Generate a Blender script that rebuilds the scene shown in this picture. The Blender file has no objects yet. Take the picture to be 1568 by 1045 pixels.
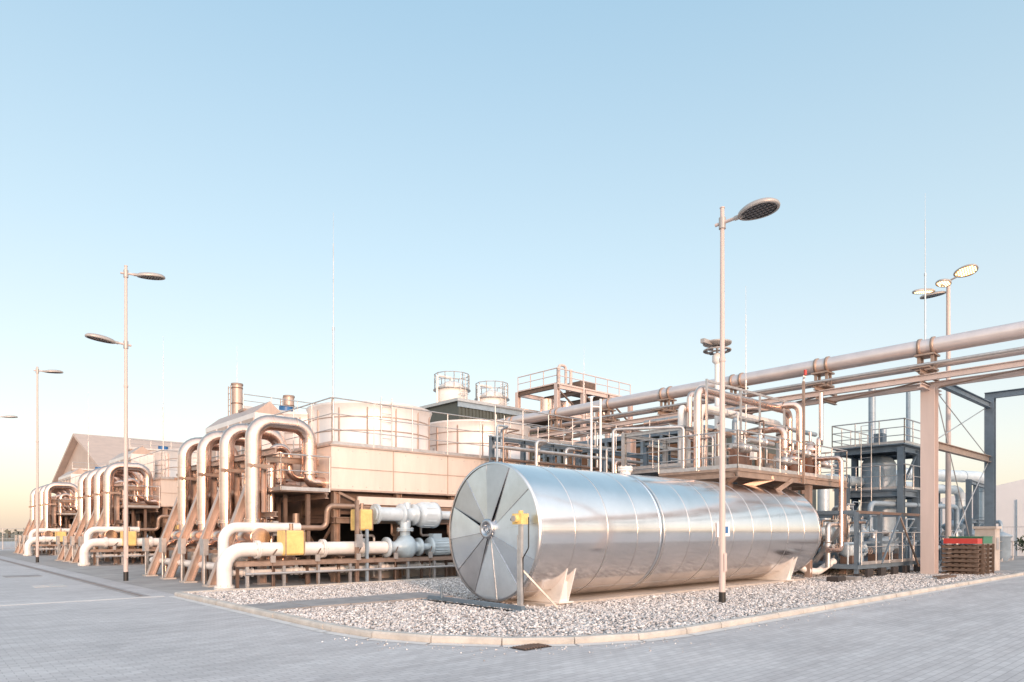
import bpy, math, random
import numpy as np
from mathutils import Vector, Matrix
random.seed(7); np.random.seed(7)
V=Vector
scene=bpy.context.scene
scene.view_settings.view_transform='Standard'
scene.view_settings.look='None'
scene.view_settings.exposure=0

# ------------------------------------------------------------------ materials
def mat(name,base,metal=0.0,rough=0.5,var=0.12,scale=2.0,bump=0.0,bscale=40.0,rvar=0.1,streak=False,spec=0.5,emit=None,estr=0):
    m=bpy.data.materials.new(name); m.use_nodes=True
    nt=m.node_tree; N=nt.nodes; L=nt.links
    b=N['Principled BSDF']
    b.inputs['Metallic'].default_value=metal
    b.inputs['Roughness'].default_value=rough
    b.inputs['Specular IOR Level'].default_value=spec
    tc=N.new('ShaderNodeTexCoord'); mp=N.new('ShaderNodeMapping')
    L.new(tc.outputs['Object'],mp.inputs[0])
    if streak: mp.inputs['Scale'].default_value=(1,1,0.15)
    n=N.new('ShaderNodeTexNoise'); n.inputs['Scale'].default_value=scale; n.inputs['Detail'].default_value=6; n.inputs['Roughness'].default_value=.65
    L.new(mp.outputs[0],n.inputs['Vector'])
    r=N.new('ShaderNodeValToRGB')
    r.color_ramp.elements[0].position=.3; r.color_ramp.elements[1].position=.7
    lo=[max(0,c*(1-var)) for c in base]; hi=[min(1,c*(1+var*.6)) for c in base]
    r.color_ramp.elements[0].color=(*lo,1); r.color_ramp.elements[1].color=(*hi,1)
    L.new(n.outputs['Fac'],r.inputs[0]); L.new(r.outputs[0],b.inputs['Base Color'])
    mr=N.new('ShaderNodeMapRange'); mr.inputs['To Min'].default_value=max(.03,rough-rvar); mr.inputs['To Max'].default_value=min(1,rough+rvar)
    L.new(n.outputs['Fac'],mr.inputs['Value']); L.new(mr.outputs[0],b.inputs['Roughness'])
    if bump>0:
        n2=N.new('ShaderNodeTexNoise'); n2.inputs['Scale'].default_value=bscale; n2.inputs['Detail'].default_value=4
        L.new(tc.outputs['Object'],n2.inputs['Vector'])
        bp=N.new('ShaderNodeBump'); bp.inputs['Strength'].default_value=bump; bp.inputs['Distance'].default_value=.02
        L.new(n2.outputs['Fac'],bp.inputs['Height']); L.new(bp.outputs[0],b.inputs['Normal'])
    if emit:
        b.inputs['Emission Color'].default_value=(*emit,1); b.inputs['Emission Strength'].default_value=estr
    return m

TANK=mat('tank_aluminium',(.95,.90,.88),1,.17,.07,.9,.16,.8,.06)
TANKB=mat('tank_strap_metal',(.80,.76,.74),1,.3,.1,3)
TANKREFL=mat('reflection_stripe',(.80,.85,.90),1,.2,.05,2)  # bluish tint painting a reflected stripe on the tank
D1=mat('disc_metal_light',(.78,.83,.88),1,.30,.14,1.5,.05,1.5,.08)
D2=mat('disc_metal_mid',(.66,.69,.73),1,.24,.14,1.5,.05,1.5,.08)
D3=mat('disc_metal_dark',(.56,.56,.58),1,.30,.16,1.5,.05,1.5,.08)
CLAD=mat('clad_pipe_metal',(.84,.61,.51),1,.24,.20,2.5,.08,3)
CLADP=mat('bridge_pipe_cladding',(.76,.66,.63),.6,.33,.10,1.5)
WHITE=mat('white_paint_pipe',(.76,.74,.72),0,.3,.12,3)
BWHITE=mat('pale_blue_paint',(.54,.63,.69),.1,.33,.12,4)
CREAM=mat('cream_panel',(.76,.66,.59),.3,.36,.16,1.2,streak=True)
SHROUD=mat('shroud_panel',(.76,.72,.70),.25,.36,.14,.8,streak=True)
GALV=mat('galvanised_steel',(.56,.54,.53),.7,.35,.2,6)
PINKST=mat('warm_painted_steel',(.50,.385,.33),.4,.42,.22,3,streak=True)
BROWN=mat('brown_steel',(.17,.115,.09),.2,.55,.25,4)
RUST=mat('tan_steel',(.38,.275,.22),.45,.42,.25,4)
COLM=mat('column_paint',(.58,.48,.445),.0,.5,.10,2,streak=True)
BLUEG=mat('blue_grey_steel',(.15,.20,.25),.2,.5,.18,3)
BLUEL=mat('light_blue_grey',(.30,.38,.45),.2,.45,.18,3)
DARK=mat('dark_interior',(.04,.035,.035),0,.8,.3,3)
DGREEN=mat('dark_ribbed_cladding',(.08,.09,.08),.1,.5,.15,2)
BLACK=mat('black_rubber',(.02,.02,.02),0,.5)
YEL=mat('yellow_jacket',(.78,.57,.22),0,.65,.2,5,.4,12)
RED=mat('red_paint',(.50,.05,.04),0,.45)
GREEN=mat('green_plastic',(.05,.18,.11),0,.5)
WOOD=mat('weathered_wood',(.15,.105,.08),0,.8,.4,9,.3,60)
BLUE=mat('blue_paint',(.03,.14,.35),0,.4)
CONC=mat('concrete',(.48,.43,.39),0,.85,.22,1.6,.25,50)
KERBM=mat('kerb_concrete',(.50,.475,.44),0,.85,.25,2.5,.3,60)
PATH=mat('path_concrete',(.30,.29,.29),0,.9,.25,1.5,.25,60)
FLOOR=mat('plant_floor_concrete',(.34,.33,.325),0,.85,.3,.8,.2,40)
SIGNW=mat('sign_white',(.85,.85,.85),0,.4,.02)
LAMPG=mat('lamp_head_paint',(.42,.39,.37),.3,.4,.08,4)
LEDD=mat('lamp_lens_dark',(.05,.05,.055),0,.25)
LEDL=mat('led_cell',(.17,.17,.18),.4,.25)
LIT=mat('lit_lamp',(.6,.35,.15),0,.5,.02,emit=(1,.45,.14),estr=.9)
LITC=mat('lit_cell',(1,.8,.5),0,.5,.02,emit=(1,.78,.42),estr=4)
GLASSB=mat('warm_window',(.30,.16,.10),.5,.25,.4,1)
ROOFB=mat('roof_sheet',(.55,.43,.36),.1,.6,.12,1)
WHALL=mat('white_hall_sheet',(.74,.72,.72),0,.5,.05,.5)
LEAF=mat('leaf_dark',(.06,.08,.04),0,.8,.5,1.5)
HAZE=mat('distant_foliage',(.17,.18,.15),0,.9,.3,.1)  # distance haze is mixed into this foliage colour
BARK=mat('bark',(.12,.08,.05),0,.9)
GRASS=mat('distant_ground',(.20,.17,.12),0,.95,.3,.05)

def paver():
    m=bpy.data.materials.new('concrete_pavers'); m.use_nodes=True
    nt=m.node_tree; N=nt.nodes; L=nt.links; b=N['Principled BSDF']
    tc=N.new('ShaderNodeTexCoord')
    br=N.new('ShaderNodeTexBrick'); br.inputs['Scale'].default_value=1
    br.inputs['Brick Width'].default_value=.2; br.inputs['Row Height'].default_value=.1
    br.inputs['Mortar Size'].default_value=.005; br.inputs['Mortar Smooth'].default_value=.3
    br.inputs['Color1'].default_value=(.56,.55,.555,1); br.inputs['Color2'].default_value=(.48,.47,.475,1); br.inputs['Mortar'].default_value=(.33,.325,.33,1)
    L.new(tc.outputs['Object'],br.inputs['Vector'])
    n=N.new('ShaderNodeTexNoise'); n.inputs['Scale'].default_value=.3; n.inputs['Detail'].default_value=9; n.inputs['Roughness'].default_value=.72
    L.new(tc.outputs['Object'],n.inputs['Vector'])
    r=N.new('ShaderNodeValToRGB'); r.color_ramp.elements[0].position=.3; r.color_ramp.elements[1].position=.7
    r.color_ramp.elements[0].color=(.76,.76,.77,1); r.color_ramp.elements[1].color=(1.08,1.08,1.08,1)
    L.new(n.outputs['Fac'],r.inputs[0])
    mx=N.new('ShaderNodeMix'); mx.data_type='RGBA'; mx.blend_type='MULTIPLY'; mx.inputs['Factor'].default_value=1
    L.new(br.outputs['Color'],mx.inputs[6]); L.new(r.outputs[0],mx.inputs[7])
    n3=N.new('ShaderNodeTexNoise'); n3.inputs['Scale'].default_value=3; n3.inputs['Detail'].default_value=6
    mp=N.new('ShaderNodeMapping'); mp.inputs['Scale'].default_value=(.12,1.2,1)
    L.new(tc.outputs['Object'],mp.inputs[0]); L.new(mp.outputs[0],n3.inputs['Vector'])
    r3=N.new('ShaderNodeValToRGB'); r3.color_ramp.elements[0].position=.35; r3.color_ramp.elements[1].position=.6
    r3.color_ramp.elements[0].color=(.88,.87,.87,1); r3.color_ramp.elements[1].color=(1,1,1,1)
    L.new(n3.outputs['Fac'],r3.inputs[0])
    mx2=N.new('ShaderNodeMix'); mx2.data_type='RGBA'; mx2.blend_type='MULTIPLY'; mx2.inputs['Factor'].default_value=1
    L.new(mx.outputs[2],mx2.inputs[6]); L.new(r3.outputs[0],mx2.inputs[7])
    L.new(mx2.outputs[2],b.inputs['Base Color']); b.inputs['Roughness'].default_value=.7
    bp=N.new('ShaderNodeBump'); bp.inputs['Strength'].default_value=.35; bp.inputs['Distance'].default_value=.004; bp.invert=True
    L.new(br.outputs['Fac'],bp.inputs['Height']); L.new(bp.outputs[0],b.inputs['Normal'])
    return m
PAVER=paver()
def gravelm(name,sc,bump):
    m=bpy.data.materials.new(name); m.use_nodes=True
    nt=m.node_tree; N=nt.nodes; L=nt.links; b=N['Principled BSDF']
    tc=N.new('ShaderNodeTexCoord'); vo=N.new('ShaderNodeTexVoronoi'); vo.inputs['Scale'].default_value=sc
    L.new(tc.outputs['Object'],vo.inputs['Vector'])
    sx=N.new('ShaderNodeSeparateColor'); L.new(vo.outputs['Color'],sx.inputs[0])
    r=N.new('ShaderNodeValToRGB'); e=r.color_ramp.elements
    k=.75 if bump else 1
    e[0].position=0; e[0].color=(.22*k,.21*k,.21*k,1); e[1].position=1; e[1].color=(.82*k,.81*k,.80*k,1)
    x=e.new(.35); x.color=(.47*k,.455*k,.455*k,1); x=e.new(.7); x.color=(.60*k,.57*k,.555*k,1)
    L.new(sx.outputs[0],r.inputs[0]); L.new(r.outputs[0],b.inputs['Base Color']); b.inputs['Roughness'].default_value=.8
    if bump:
        bp=N.new('ShaderNodeBump'); bp.inputs['Strength'].default_value=1; bp.inputs['Distance'].default_value=.04; bp.invert=True
        L.new(vo.outputs['Distance'],bp.inputs['Height']); L.new(bp.outputs[0],b.inputs['Normal'])
    return m
GRAVB=gravelm('gravel_base',22,True); GRAVS=gravelm('gravel_stone',17,False)

# ------------------------------------------------------------------ mesh builder
class M:
    def __init__(s,name): s.name=name; s.v=[]; s.f=[]; s.m=[]; s.s=[]; s.mats=[]
    def mi(s,m):
        if m not in s.mats: s.mats.append(m)
        return s.mats.index(m)
    def add(s,vs,fs,m,sm=False):
        o=len(s.v); k=s.mi(m); s.v.extend([tuple(v) for v in vs])
        for f in fs: s.f.append([i+o for i in f]); s.m.append(k); s.s.append(sm)
    def box(s,a,b,m):
        x0,y0,z0=a; x1,y1,z1=b
        vs=[(x0,y0,z0),(x1,y0,z0),(x1,y1,z0),(x0,y1,z0),(x0,y0,z1),(x1,y0,z1),(x1,y1,z1),(x0,y1,z1)]
        s.add(vs,[(0,3,2,1),(4,5,6,7),(0,1,5,4),(1,2,6,5),(2,3,7,6),(3,0,4,7)],m)
    def frame(s,d):
        d=V(d).normalized(); up=V((0,0,1)) if abs(d.z)<.95 else V((1,0,0))
        x=d.cross(up).normalized(); y=x.cross(d).normalized(); return d,x,y
    def prism(s,a,b,prof,m):
        a=V(a); b=V(b); d,x,y=s.frame(b-a); n=len(prof)
        vs=[a+x*p[0]+y*p[1] for p in prof]+[b+x*p[0]+y*p[1] for p in prof]
        fs=[(i,(i+1)%n,(i+1)%n+n,i+n) for i in range(n)]+[tuple(range(n))[::-1],tuple(range(n,2*n))]
        s.add(vs,fs,m)
    def beam(s,a,b,w,h,m): s.prism(a,b,[(-w/2,-h/2),(w/2,-h/2),(w/2,h/2),(-w/2,h/2)],m)
    def ibeam(s,a,b,w,h,m,t=.025):
        W=w/2;H=h/2;T=t/2
        s.prism(a,b,[(-W,-H),(W,-H),(W,-H+t),(T,-H+t),(T,H-t),(W,H-t),(W,H),(-W,H),(-W,H-t),(-T,H-t),(-T,-H+t),(-W,-H+t)],m)
    def cyl(s,a,b,r,m,n=16,r2=None,sm=True):
        a=V(a); b=V(b); r2=r if r2 is None else r2; d,x,y=s.frame(b-a)
        vs=[];
        for p,rr in ((a,r),(b,r2)):
            for i in range(n):
                t=2*math.pi*i/n; vs.append(p+x*math.cos(t)*rr+y*math.sin(t)*rr)
        s.add(vs,[(i,(i+1)%n,(i+1)%n+n,i+n) for i in range(n)],m,sm)
        s.add(vs[:n],[tuple(range(n))[::-1]],m); s.add(vs[n:],[tuple(range(n))],m)
    def lathe(s,o,ax,prof,m,n=32,sm=True):
        o=V(o); d,x,y=s.frame(ax); vs=[]
        for (t,r) in prof:
            for i in range(n):
                a=2*math.pi*i/n; vs.append(o+d*t+x*math.cos(a)*r+y*math.sin(a)*r)
        fs=[]
        for k in range(len(prof)-1):
            for i in range(n): fs.append((k*n+i,k*n+(i+1)%n,(k+1)*n+(i+1)%n,(k+1)*n+i))
        s.add(vs,fs,m,sm)
    def tube(s,pts,r,m,bend=None,n=14,bands=0,bm=None,closed=False):
        P=[V(p) for p in pts]; bend=r*2.2 if bend is None else bend; path=[]
        if closed: path=P+[P[0]]
        else:
            for i,p in enumerate(P):
                if i==0 or i==len(P)-1: path.append(p); continue
                d1=(p-P[i-1]); d2=(P[i+1]-p); l1,l2=d1.length,d2.length; d1/=l1; d2/=l2
                ang=d1.angle(d2)
                if ang<.02: path.append(p); continue
                Lt=min(bend*math.tan(ang/2),.48*l1,.48*l2); R=Lt/math.tan(ang/2)
                A=p-d1*Lt; nrm=(d2-d1*d1.dot(d2)).normalized(); C=A+nrm*R
                k=max(3,int(ang/.2))
                for j in range(k+1):
                    t=ang*j/k; path.append(C-nrm*R*math.cos(t)+d1*R*math.sin(t))
        t0=(path[1]-path[0]).normalized(); _,x,y=s.frame(t0); vs=[]; prev=t0
        for i,p in enumerate(path):
            if i==0: t=t0
            elif i==len(path)-1: t=(path[i]-path[i-1]).normalized()
            else: t=((path[i+1]-path[i]).normalized()+(path[i]-path[i-1]).normalized()).normalized()
            q=prev.rotation_difference(t); x=q@x; y=q@y; prev=t
            for j in range(n):
                a=2*math.pi*j/n; vs.append(p+x*math.cos(a)*r+y*math.sin(a)*r)
        fs=[]; K=len(path)
        for i in range(K-1):
            for j in range(n): fs.append((i*n+j,i*n+(j+1)%n,(i+1)*n+(j+1)%n,(i+1)*n+j))
        s.add(vs,fs,m,True)
        s.add(vs[:n],[tuple(range(n))[::-1]],m); s.add(vs[-n:],[tuple(range(n))],m)
        if bands:
            for i in range(len(P)-1):
                d=P[i+1]-P[i]; l=d.length; d.normalize()
                mrg=bend if len(P)>2 else .1
                q=mrg
                while q<l-mrg*.8:
                    s.cyl(P[i]+d*q,P[i]+d*(q+.04),r*1.035+.003,bm or m,n); q+=bands
    def flange(s,p,ax,r,m,t=.05):
        p=V(p); d=V(ax).normalized(); s.cyl(p-d*t,p-d*.004,r,m,18); s.cyl(p+d*.004,p+d*t,r,m,18)
        _,x,y=s.frame(d)
        for i in range(8):
            a=2*math.pi*i/8; q=p+x*math.cos(a)*r*.86+y*math.sin(a)*r*.86
            s.cyl(q-d*(t+.03),q+d*(t+.03),.014,GALV,6)
    def wheel(s,p,ax,r,m,th=.015):
        p=V(p); d,x,y=s.frame(ax); pts=[p+x*math.cos(2*math.pi*i/16)*r+y*math.sin(2*math.pi*i/16)*r for i in range(16)]
        s.tube(pts,th,m,n=6,closed=True)
        for i in range(3):
            a=math.pi*i/3; s.cyl(p-(x*math.cos(a)+y*math.sin(a))*r,p+(x*math.cos(a)+y*math.sin(a))*r,th*.8,m,6)
    def valve(s,p,ax,r,m,wh=BLUE,up=(0,0,1)):
        p=V(p); d=V(ax).normalized(); up=V(up)
        s.lathe(p,d,[(-r*1.9,0.001),(-r*1.9,r*1.5),(-r*1.6,r*1.5),(-r*1.6,r),(-r,r*1.05),(-r*.5,r*1.4),(0,r*1.5),(r*.5,r*1.4),(r,r*1.05),(r*1.6,r),(r*1.6,r*1.5),(r*1.9,r*1.5),(r*1.9,.001)],m,20)
        s.cyl(p,p+up*r*2.4,r*.55,m,12); s.cyl(p+up*r*2.4,p+up*r*2.7,r*.95,m,12); s.cyl(p+up*r*2.7,p+up*r*4.2,r*.18,GALV,8)
        s.wheel(p+up*r*4.2,up,r*1.2,wh,max(.01,r*.1))
    def rail(s,pts,m,h=1.1,step=1.4,r=.022,closed=False,mids=(.55,)):
        P=[V(p) for p in pts]
        if closed: P=P+[P[0]]
        for i in range(len(P)-1):
            a,b=P[i],P[i+1]; l=(b-a).length; k=max(1,round(l/step))
            for j in range(k+1):
                q=a.lerp(b,j/k); s.cyl(q,q+V((0,0,h)),r,m,6)
            s.cyl(a+V((0,0,h)),b+V((0,0,h)),r*1.1,m,6)
            for mm in mids: s.cyl(a+V((0,0,mm*h)),b+V((0,0,mm*h)),r*.8,m,6)
            s.beam(a+V((0,0,.06)),b+V((0,0,.06)),.008,.11,m)
    def ladder(s,p,h,m,dirx=(1,0,0),w=.45):
        p=V(p); d=V(dirx).normalized()*w/2
        s.cyl(p-d,p-d+V((0,0,h)),.022,m,6); s.cyl(p+d,p+d+V((0,0,h)),.022,m,6)
        z=.3
        while z<h: s.cyl(p-d+V((0,0,z)),p+d+V((0,0,z)),.013,m,6); z+=.3
    def done(s,loc=None):
        me=bpy.data.meshes.new(s.name); me.from_pydata(s.v,[],s.f)
        for m in s.mats: me.materials.append(m)
        me.polygons.foreach_set('material_index',s.m); me.polygons.foreach_set('use_smooth',s.s)
        import bmesh
        bm=bmesh.new(); bm.from_mesh(me); bmesh.ops.recalc_face_normals(bm,faces=bm.faces); bm.to_mesh(me); bm.free()
        me.update()
        ob=bpy.data.objects.new(s.name,me); scene.collection.objects.link(ob)
        return ob

# ------------------------------------------------------------------ ground & paving
g=M('ground'); g.add([(-1500,-1500,-.02),(1500,-1500,-.02),(1500,1500,-.02),(-1500,1500,-.02)],[(0,1,2,3)],GRASS); g.done()
g=M('paved_yard'); g.add([(-70,-60,0),(130,-60,0),(130,150,0),(-70,150,0)],[(0,1,2,3)],PAVER); g.done()
g=M('concrete_plant_floor'); g.add([(5.35,18.6,.004),(60,18.6,.004),(60,75,.004),(5.35,75,.004)],[(0,1,2,3)],FLOOR)
g.add([(22,6.4,.004),(60,6.4,.004),(60,18.596,.004),(22,18.596,.004)],[(0,1,2,3)],FLOOR); g.done()
g=M('drainage_channel')
LCH=mat('channel_light',(.58,.57,.56),0,.7,.08,2)
g.box((-30,18.5,0),(5.0,18.72,.005),LCH); g.box((4.45,18.76,0),(4.75,80,.006),PATH)
for i in range(150): g.box((4.57,19+i*.4,.006),(4.63,19.3+i*.4,.009),BROWN)
g.box((-2.5,16.3,.001),(-1.7,17.1,.007),LCH); g.box((3.0,24,.001),(3.8,24.8,.007),GALV); g.box((2.9,30,.001),(4.0,31.2,.007),PATH)
g.done()

CU,CV,CR=9.2,10.1,4.0
kp=[]
v=18.4
while v>CV: kp.append((5.2,v)); v-=1.0
na=6
for i in range(na+1):
    a=math.pi+ (math.pi/2)*i/na; kp.append((CU+CR*math.cos(a),CV+CR*math.sin(a)))
u=CU+1
while u<60: kp.append((u,CV-CR)); u+=1.0
k=M('kerb')
for i in range(len(kp)-1):
    a=V((*kp[i],0)); b=V((*kp[i+1],0)); d=(b-a); l=d.length
    if l<.15: continue
    d.normalize(); nrm=V((-d.y,d.x,0))
    a2=a+d*.008; b2=b-d*.008; hh=.105+random.uniform(-.006,.006); off=nrm*random.uniform(-.006,.006)
    prof=[(0,0),(0,hh-.03),(.025,hh),(.15,hh),(.15,0)]
    vs=[a2+off+nrm*p[0]+V((0,0,p[1])) for p in prof]+[b2+off+nrm*p[0]+V((0,0,p[1])) for p in prof]
    n=5; k.add(vs,[(j,(j+1)%n,(j+1)%n+n,j+n) for j in range(n)]+[tuple(range(n)),tuple(range(n,2*n))],KERBM)
    k.add([a2-nrm*.16+V((0,0,.004)),b2-nrm*.16+V((0,0,.004)),b2-nrm*.012+V((0,0,.012)),a2-nrm*.012+V((0,0,.012))],[(0,1,2,3)],LCH)
k.done()
gb=M('gravel_bed')
inner=[(5.34,18.4)]+[(5.34,CV)]+[(CU+(CR-.14)*math.cos(math.pi+math.pi/2*i/16),CV+(CR-.14)*math.sin(math.pi+math.pi/2*i/16)) for i in range(1,17)]+[(34,CV-CR+.14),(34,18.4)]
gb.add([(x,y,.045) for x,y in inner],[tuple(range(len(inner)))],GRAVB); 
gb.box((5.36,18.4,.0),(34,18.5,.10),KERBM)
t=(1+5**.5)/2
ico=np.array([(-1,t,0),(1,t,0),(-1,-t,0),(1,-t,0),(0,-1,t),(0,1,t),(0,-1,-t),(0,1,-t),(t,0,-1),(t,0,1),(-t,0,-1),(-t,0,1)])/1.9
icf=np.array([(0,11,5),(0,5,1),(0,1,7),(0,7,10),(0,10,11),(1,5,9),(5,11,4),(11,10,2),(10,7,6),(7,1,8),(3,9,4),(3,4,2),(3,2,6),(3,6,8),(3,8,9),(4,9,5),(2,4,11),(6,2,10),(8,6,7),(9,8,1)])
pts=[]
while len(pts)<54000:
    x=random.uniform(5.4,31); y=random.uniform(6.3,18.3)
    d=.67*x+.742*y
    if random.random()>min(1,(13/d)**1.5): continue
    if x<CU and y<CV and math.hypot(x-CU,y-CV)>CR-.2: continue
    if x<10 and 12.95<y<14.35: continue
    if 9.9<x<21.9 and 10.0<y<12.2: continue
    pts.append((x,y))
# a few stones kicked out onto the paving and the slabs
for _ in range(120):
    a=random.uniform(3.3,4.6); rr=CR+abs(random.gauss(0,.35))+.1; pts.append((CU+rr*math.cos(a),CV+rr*math.sin(a)))
for _ in range(120): pts.append((random.uniform(10,24),CV-CR-abs(random.gauss(0,.3))-.1))
pts=np.array(pts); n=len(pts)
R=np.random.uniform(.013,.033,n); R[-240:]*=.5
zb_=np.full(n,.05); zb_[-240:]=.002
sc=np.random.uniform(.65,1.3,(n,1,3))*R[:,None,None]
base=ico[None]*np.random.uniform(.75,1.2,(n,12,1))*sc
a=np.random.uniform(0,6.28,n); b_=np.random.uniform(-.6,.6,n)
ca,sa,cb,sb=np.cos(a),np.sin(a),np.cos(b_),np.sin(b_)
x,y,z=base[...,0],base[...,1],base[...,2]*.75
y2=y*cb[:,None]-z*sb[:,None]; z2=y*sb[:,None]+z*cb[:,None]
x3=x*ca[:,None]-y2*sa[:,None]; y3=x*sa[:,None]+y2*ca[:,None]
hz=np.random.uniform(0,.012,n); hz[-240:]=0
X=np.stack([x3+pts[:,0:1],y3+pts[:,1:2],z2+(zb_+R*.35+hz)[:,None]],-1).reshape(-1,3)
F=(icf[None]+(np.arange(n)*12)[:,None,None]).reshape(-1,3)
gobj=gb.done()
me=bpy.data.meshes.new('gravel_stones'); me.vertices.add(len(X)); me.vertices.foreach_set('co',X.ravel())
me.loops.add(F.size); me.loops.foreach_set('vertex_index',F.ravel().astype(np.int32))
me.polygons.add(len(F)); me.polygons.foreach_set('loop_start',(np.arange(len(F))*3).astype(np.int32)); me.polygons.foreach_set('loop_total',np.full(len(F),3,dtype=np.int32))
me.materials.append(GRAVS); me.update(); me.validate()
so=bpy.data.objects.new('stones',me); scene.collection.objects.link(so); so.parent=gobj

p=M('concrete_path'); 
for i in range(5): p.box((5.36+i*.9,13.0,.03),(6.24+i*.9,14.3,.10+.004*(i%2)),PATH)
p.done()
p=M('tank_foundation_slab'); p.box((10.0,10.05,.0),(21.9,12.15,.11),CONC); p.done()
p=M('drain_grate')
p.box((6.30,6.72,.008),(6.82,7.02,.012),BLACK)
for i in range(9): p.box((6.33+i*.054,6.74,.012),(6.355+i*.054,7.0,.026),BROWN)
p.done()

# ------------------------------------------------------------------ tank
TZ,TR,TV=1.62,1.47,11.06
U0,U1=9.40,21.9
T=M('horizontal_storage_tank')
uu=U0; i=0
edges=[]
while uu<U1-.5: edges.append(uu); uu+=1.04
edges.append(U1)
for i in range(len(edges)-1):
    e0,e1=edges[i],edges[i+1]; j=random.uniform(-.001,.004)
    T.lathe((0,TV,TZ),(1,0,0),[(e0,TR),(e0+(e1-e0)*.5,TR+.002+j),(e1,TR-.001)],TANK,128)
    T.lathe((0,TV,TZ),(1,0,0),[(e1-.02,TR+.0005),(e1-.02,TR+.004),(e1+.004,TR+.004),(e1+.004,TR+.0005)],TANKB if i%2 else TANK,96)
    for a in (3,-58,172):
        aa=math.radians(a); c=V((0,-math.cos(aa),math.sin(aa)))
        T.beam(V((e0+.03,TV,TZ))+c*(TR+.002),V((e1-.03,TV,TZ))+c*(TR+.002),.012,.005,TANKB)
dome=[(U1+.95*math.sin(q*math.pi/2/12),TR*math.cos(q*math.pi/2/12)+.001) for q in range(13)]
T.lathe((0,TV,TZ),(1,0,0),dome,TANK,96)
T.lathe((0,TV,TZ),(1,0,0),[(13.36,TR+.004),(13.36,TR+.006),(13.48,TR+.006),(13.48,TR+.004)],TANKREFL,128)  # thin ring: a reflection on the shell, put in as colour
NS=12; hub=V((U0-.05,TV,TZ))
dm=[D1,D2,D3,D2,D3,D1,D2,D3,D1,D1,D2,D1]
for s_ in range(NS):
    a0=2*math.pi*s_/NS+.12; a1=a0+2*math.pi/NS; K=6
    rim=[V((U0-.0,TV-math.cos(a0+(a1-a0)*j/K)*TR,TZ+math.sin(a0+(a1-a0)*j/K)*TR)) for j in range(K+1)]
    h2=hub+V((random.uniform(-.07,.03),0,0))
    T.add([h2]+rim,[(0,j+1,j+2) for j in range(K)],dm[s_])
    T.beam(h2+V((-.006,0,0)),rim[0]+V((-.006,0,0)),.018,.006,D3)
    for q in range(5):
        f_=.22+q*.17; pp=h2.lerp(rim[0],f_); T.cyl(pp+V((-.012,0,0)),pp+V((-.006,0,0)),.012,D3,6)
T.lathe((0,TV,TZ),(1,0,0),[(U0-.02,TR-.03),(U0-.02,TR+.012),(U0+.05,TR+.012)],TANKB,96)
T.lathe((U0-.16,TV,TZ+.06),(1,0,0),[(.14,.21),(.03,.21),(.0,.20),(0,.13),(.06,.125),(.06,.001)],D3,28)
T.lathe((U0-.17,TV,TZ+.06),(1,0,0),[(0,.08),(.06,.08)],D1,24)
def saddle(u):
    w=1.02
    for du in (-.14,.11):
        arc=[]
        for j in range(13):
            a=math.radians(-30-120*j/12); arc.append((u+du,TV+math.cos(a)*(TR-.01),TZ+math.sin(a)*(TR-.01)))
        poly=[(u+du,TV-w,.11),(u+du,TV+w,.11)]+arc
        A=[V(q) for q in poly]; B=[q+V((.03,0,0)) for q in A]; n_=len(A)
        T.add(A+B,[tuple(range(n_))[::-1],tuple(range(n_,2*n_))]+[(j,(j+1)%n_,(j+1)%n_+n_,j+n_) for j in range(n_)],WHITE)
    T.box((u-.22,TV-w-.08,.105),(u+.22,TV+w+.08,.135),WHITE)
    T.box((u-.11,TV-w+.005,.135),(u+.11,TV-w+.035,TZ-TR*.62),WHITE)
    for dv in (w-.02,-.5,.5): T.box((u-.11,TV+dv-.015,.135),(u+.11,TV+dv+.015,TZ-TR*.8),WHITE)
saddle(10.55); saddle(20.7)
T.cyl((13.9,TV,TZ+TR-.05),(13.9,TV,TZ+TR+.14),.14,WHITE,18); T.flange((13.9,TV,TZ+TR+.14),(0,0,1),.19,WHITE)
T.box((15.8,TV-TR-.025,1.48),(15.98,TV-TR-.012,1.86),SIGNW); T.box((16.1,TV-TR-.025,1.5),(16.42,TV-TR-.012,1.86),SIGNW)
T.box((16.2,TV-TR-.029,1.58),(16.33,TV-TR-.025,1.76),BLUE)
T.cyl((15.89,TV-TR-.02,1.25),(15.89,TV-TR-.02,1.48),.012,GALV,6)
T.done()
s=M('valve_box_stand')
s.beam((9.1,9.75,.12),(9.1,12.9,.12),.10,.08,BLUEG); s.beam((8.85,9.8,.08),(8.85,12.6,.08),.04,.04,BLACK)
for vv in (9.8,10.8,11.8,12.8): s.beam((8.8,vv,.07),(9.4,vv,.07),.05,.04,BLUEG)
s.beam((9.1,9.82,.1),(9.1,9.82,1.75),.07,.07,GALV); s.beam((9.1,9.82,.9),(9.8,9.5,.1),.035,.035,GALV)
s.cyl((9.1,9.9,.1),(9.1,9.9,1.55),.02,GALV,8)
s.box((9.0,9.70,1.76),(9.2,9.96,1.97),YEL); s.cyl((8.92,9.83,1.87),(9.0,9.83,1.87),.08,YEL,16); s.cyl((8.90,9.83,1.87),(8.92,9.83,1.87),.06,LAMPG,16)
s.cyl((9.1,9.82,1.97),(9.1,9.82,2.03),.05,YEL,12); s.cyl((9.1,9.96,1.86),(9.1,10.10,1.86),.03,BLACK,8)
s.tube([(9.1,9.6,1.9),(9.1,9.6,1.3),(9.12,9.78,1.1),(9.14,9.8,.2)],.012,BLACK,.1,8)
s.cyl((9.0,12.3,.15),(9.0,12.3,.4),.03,BLUEG,8)
s.done()

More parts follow.
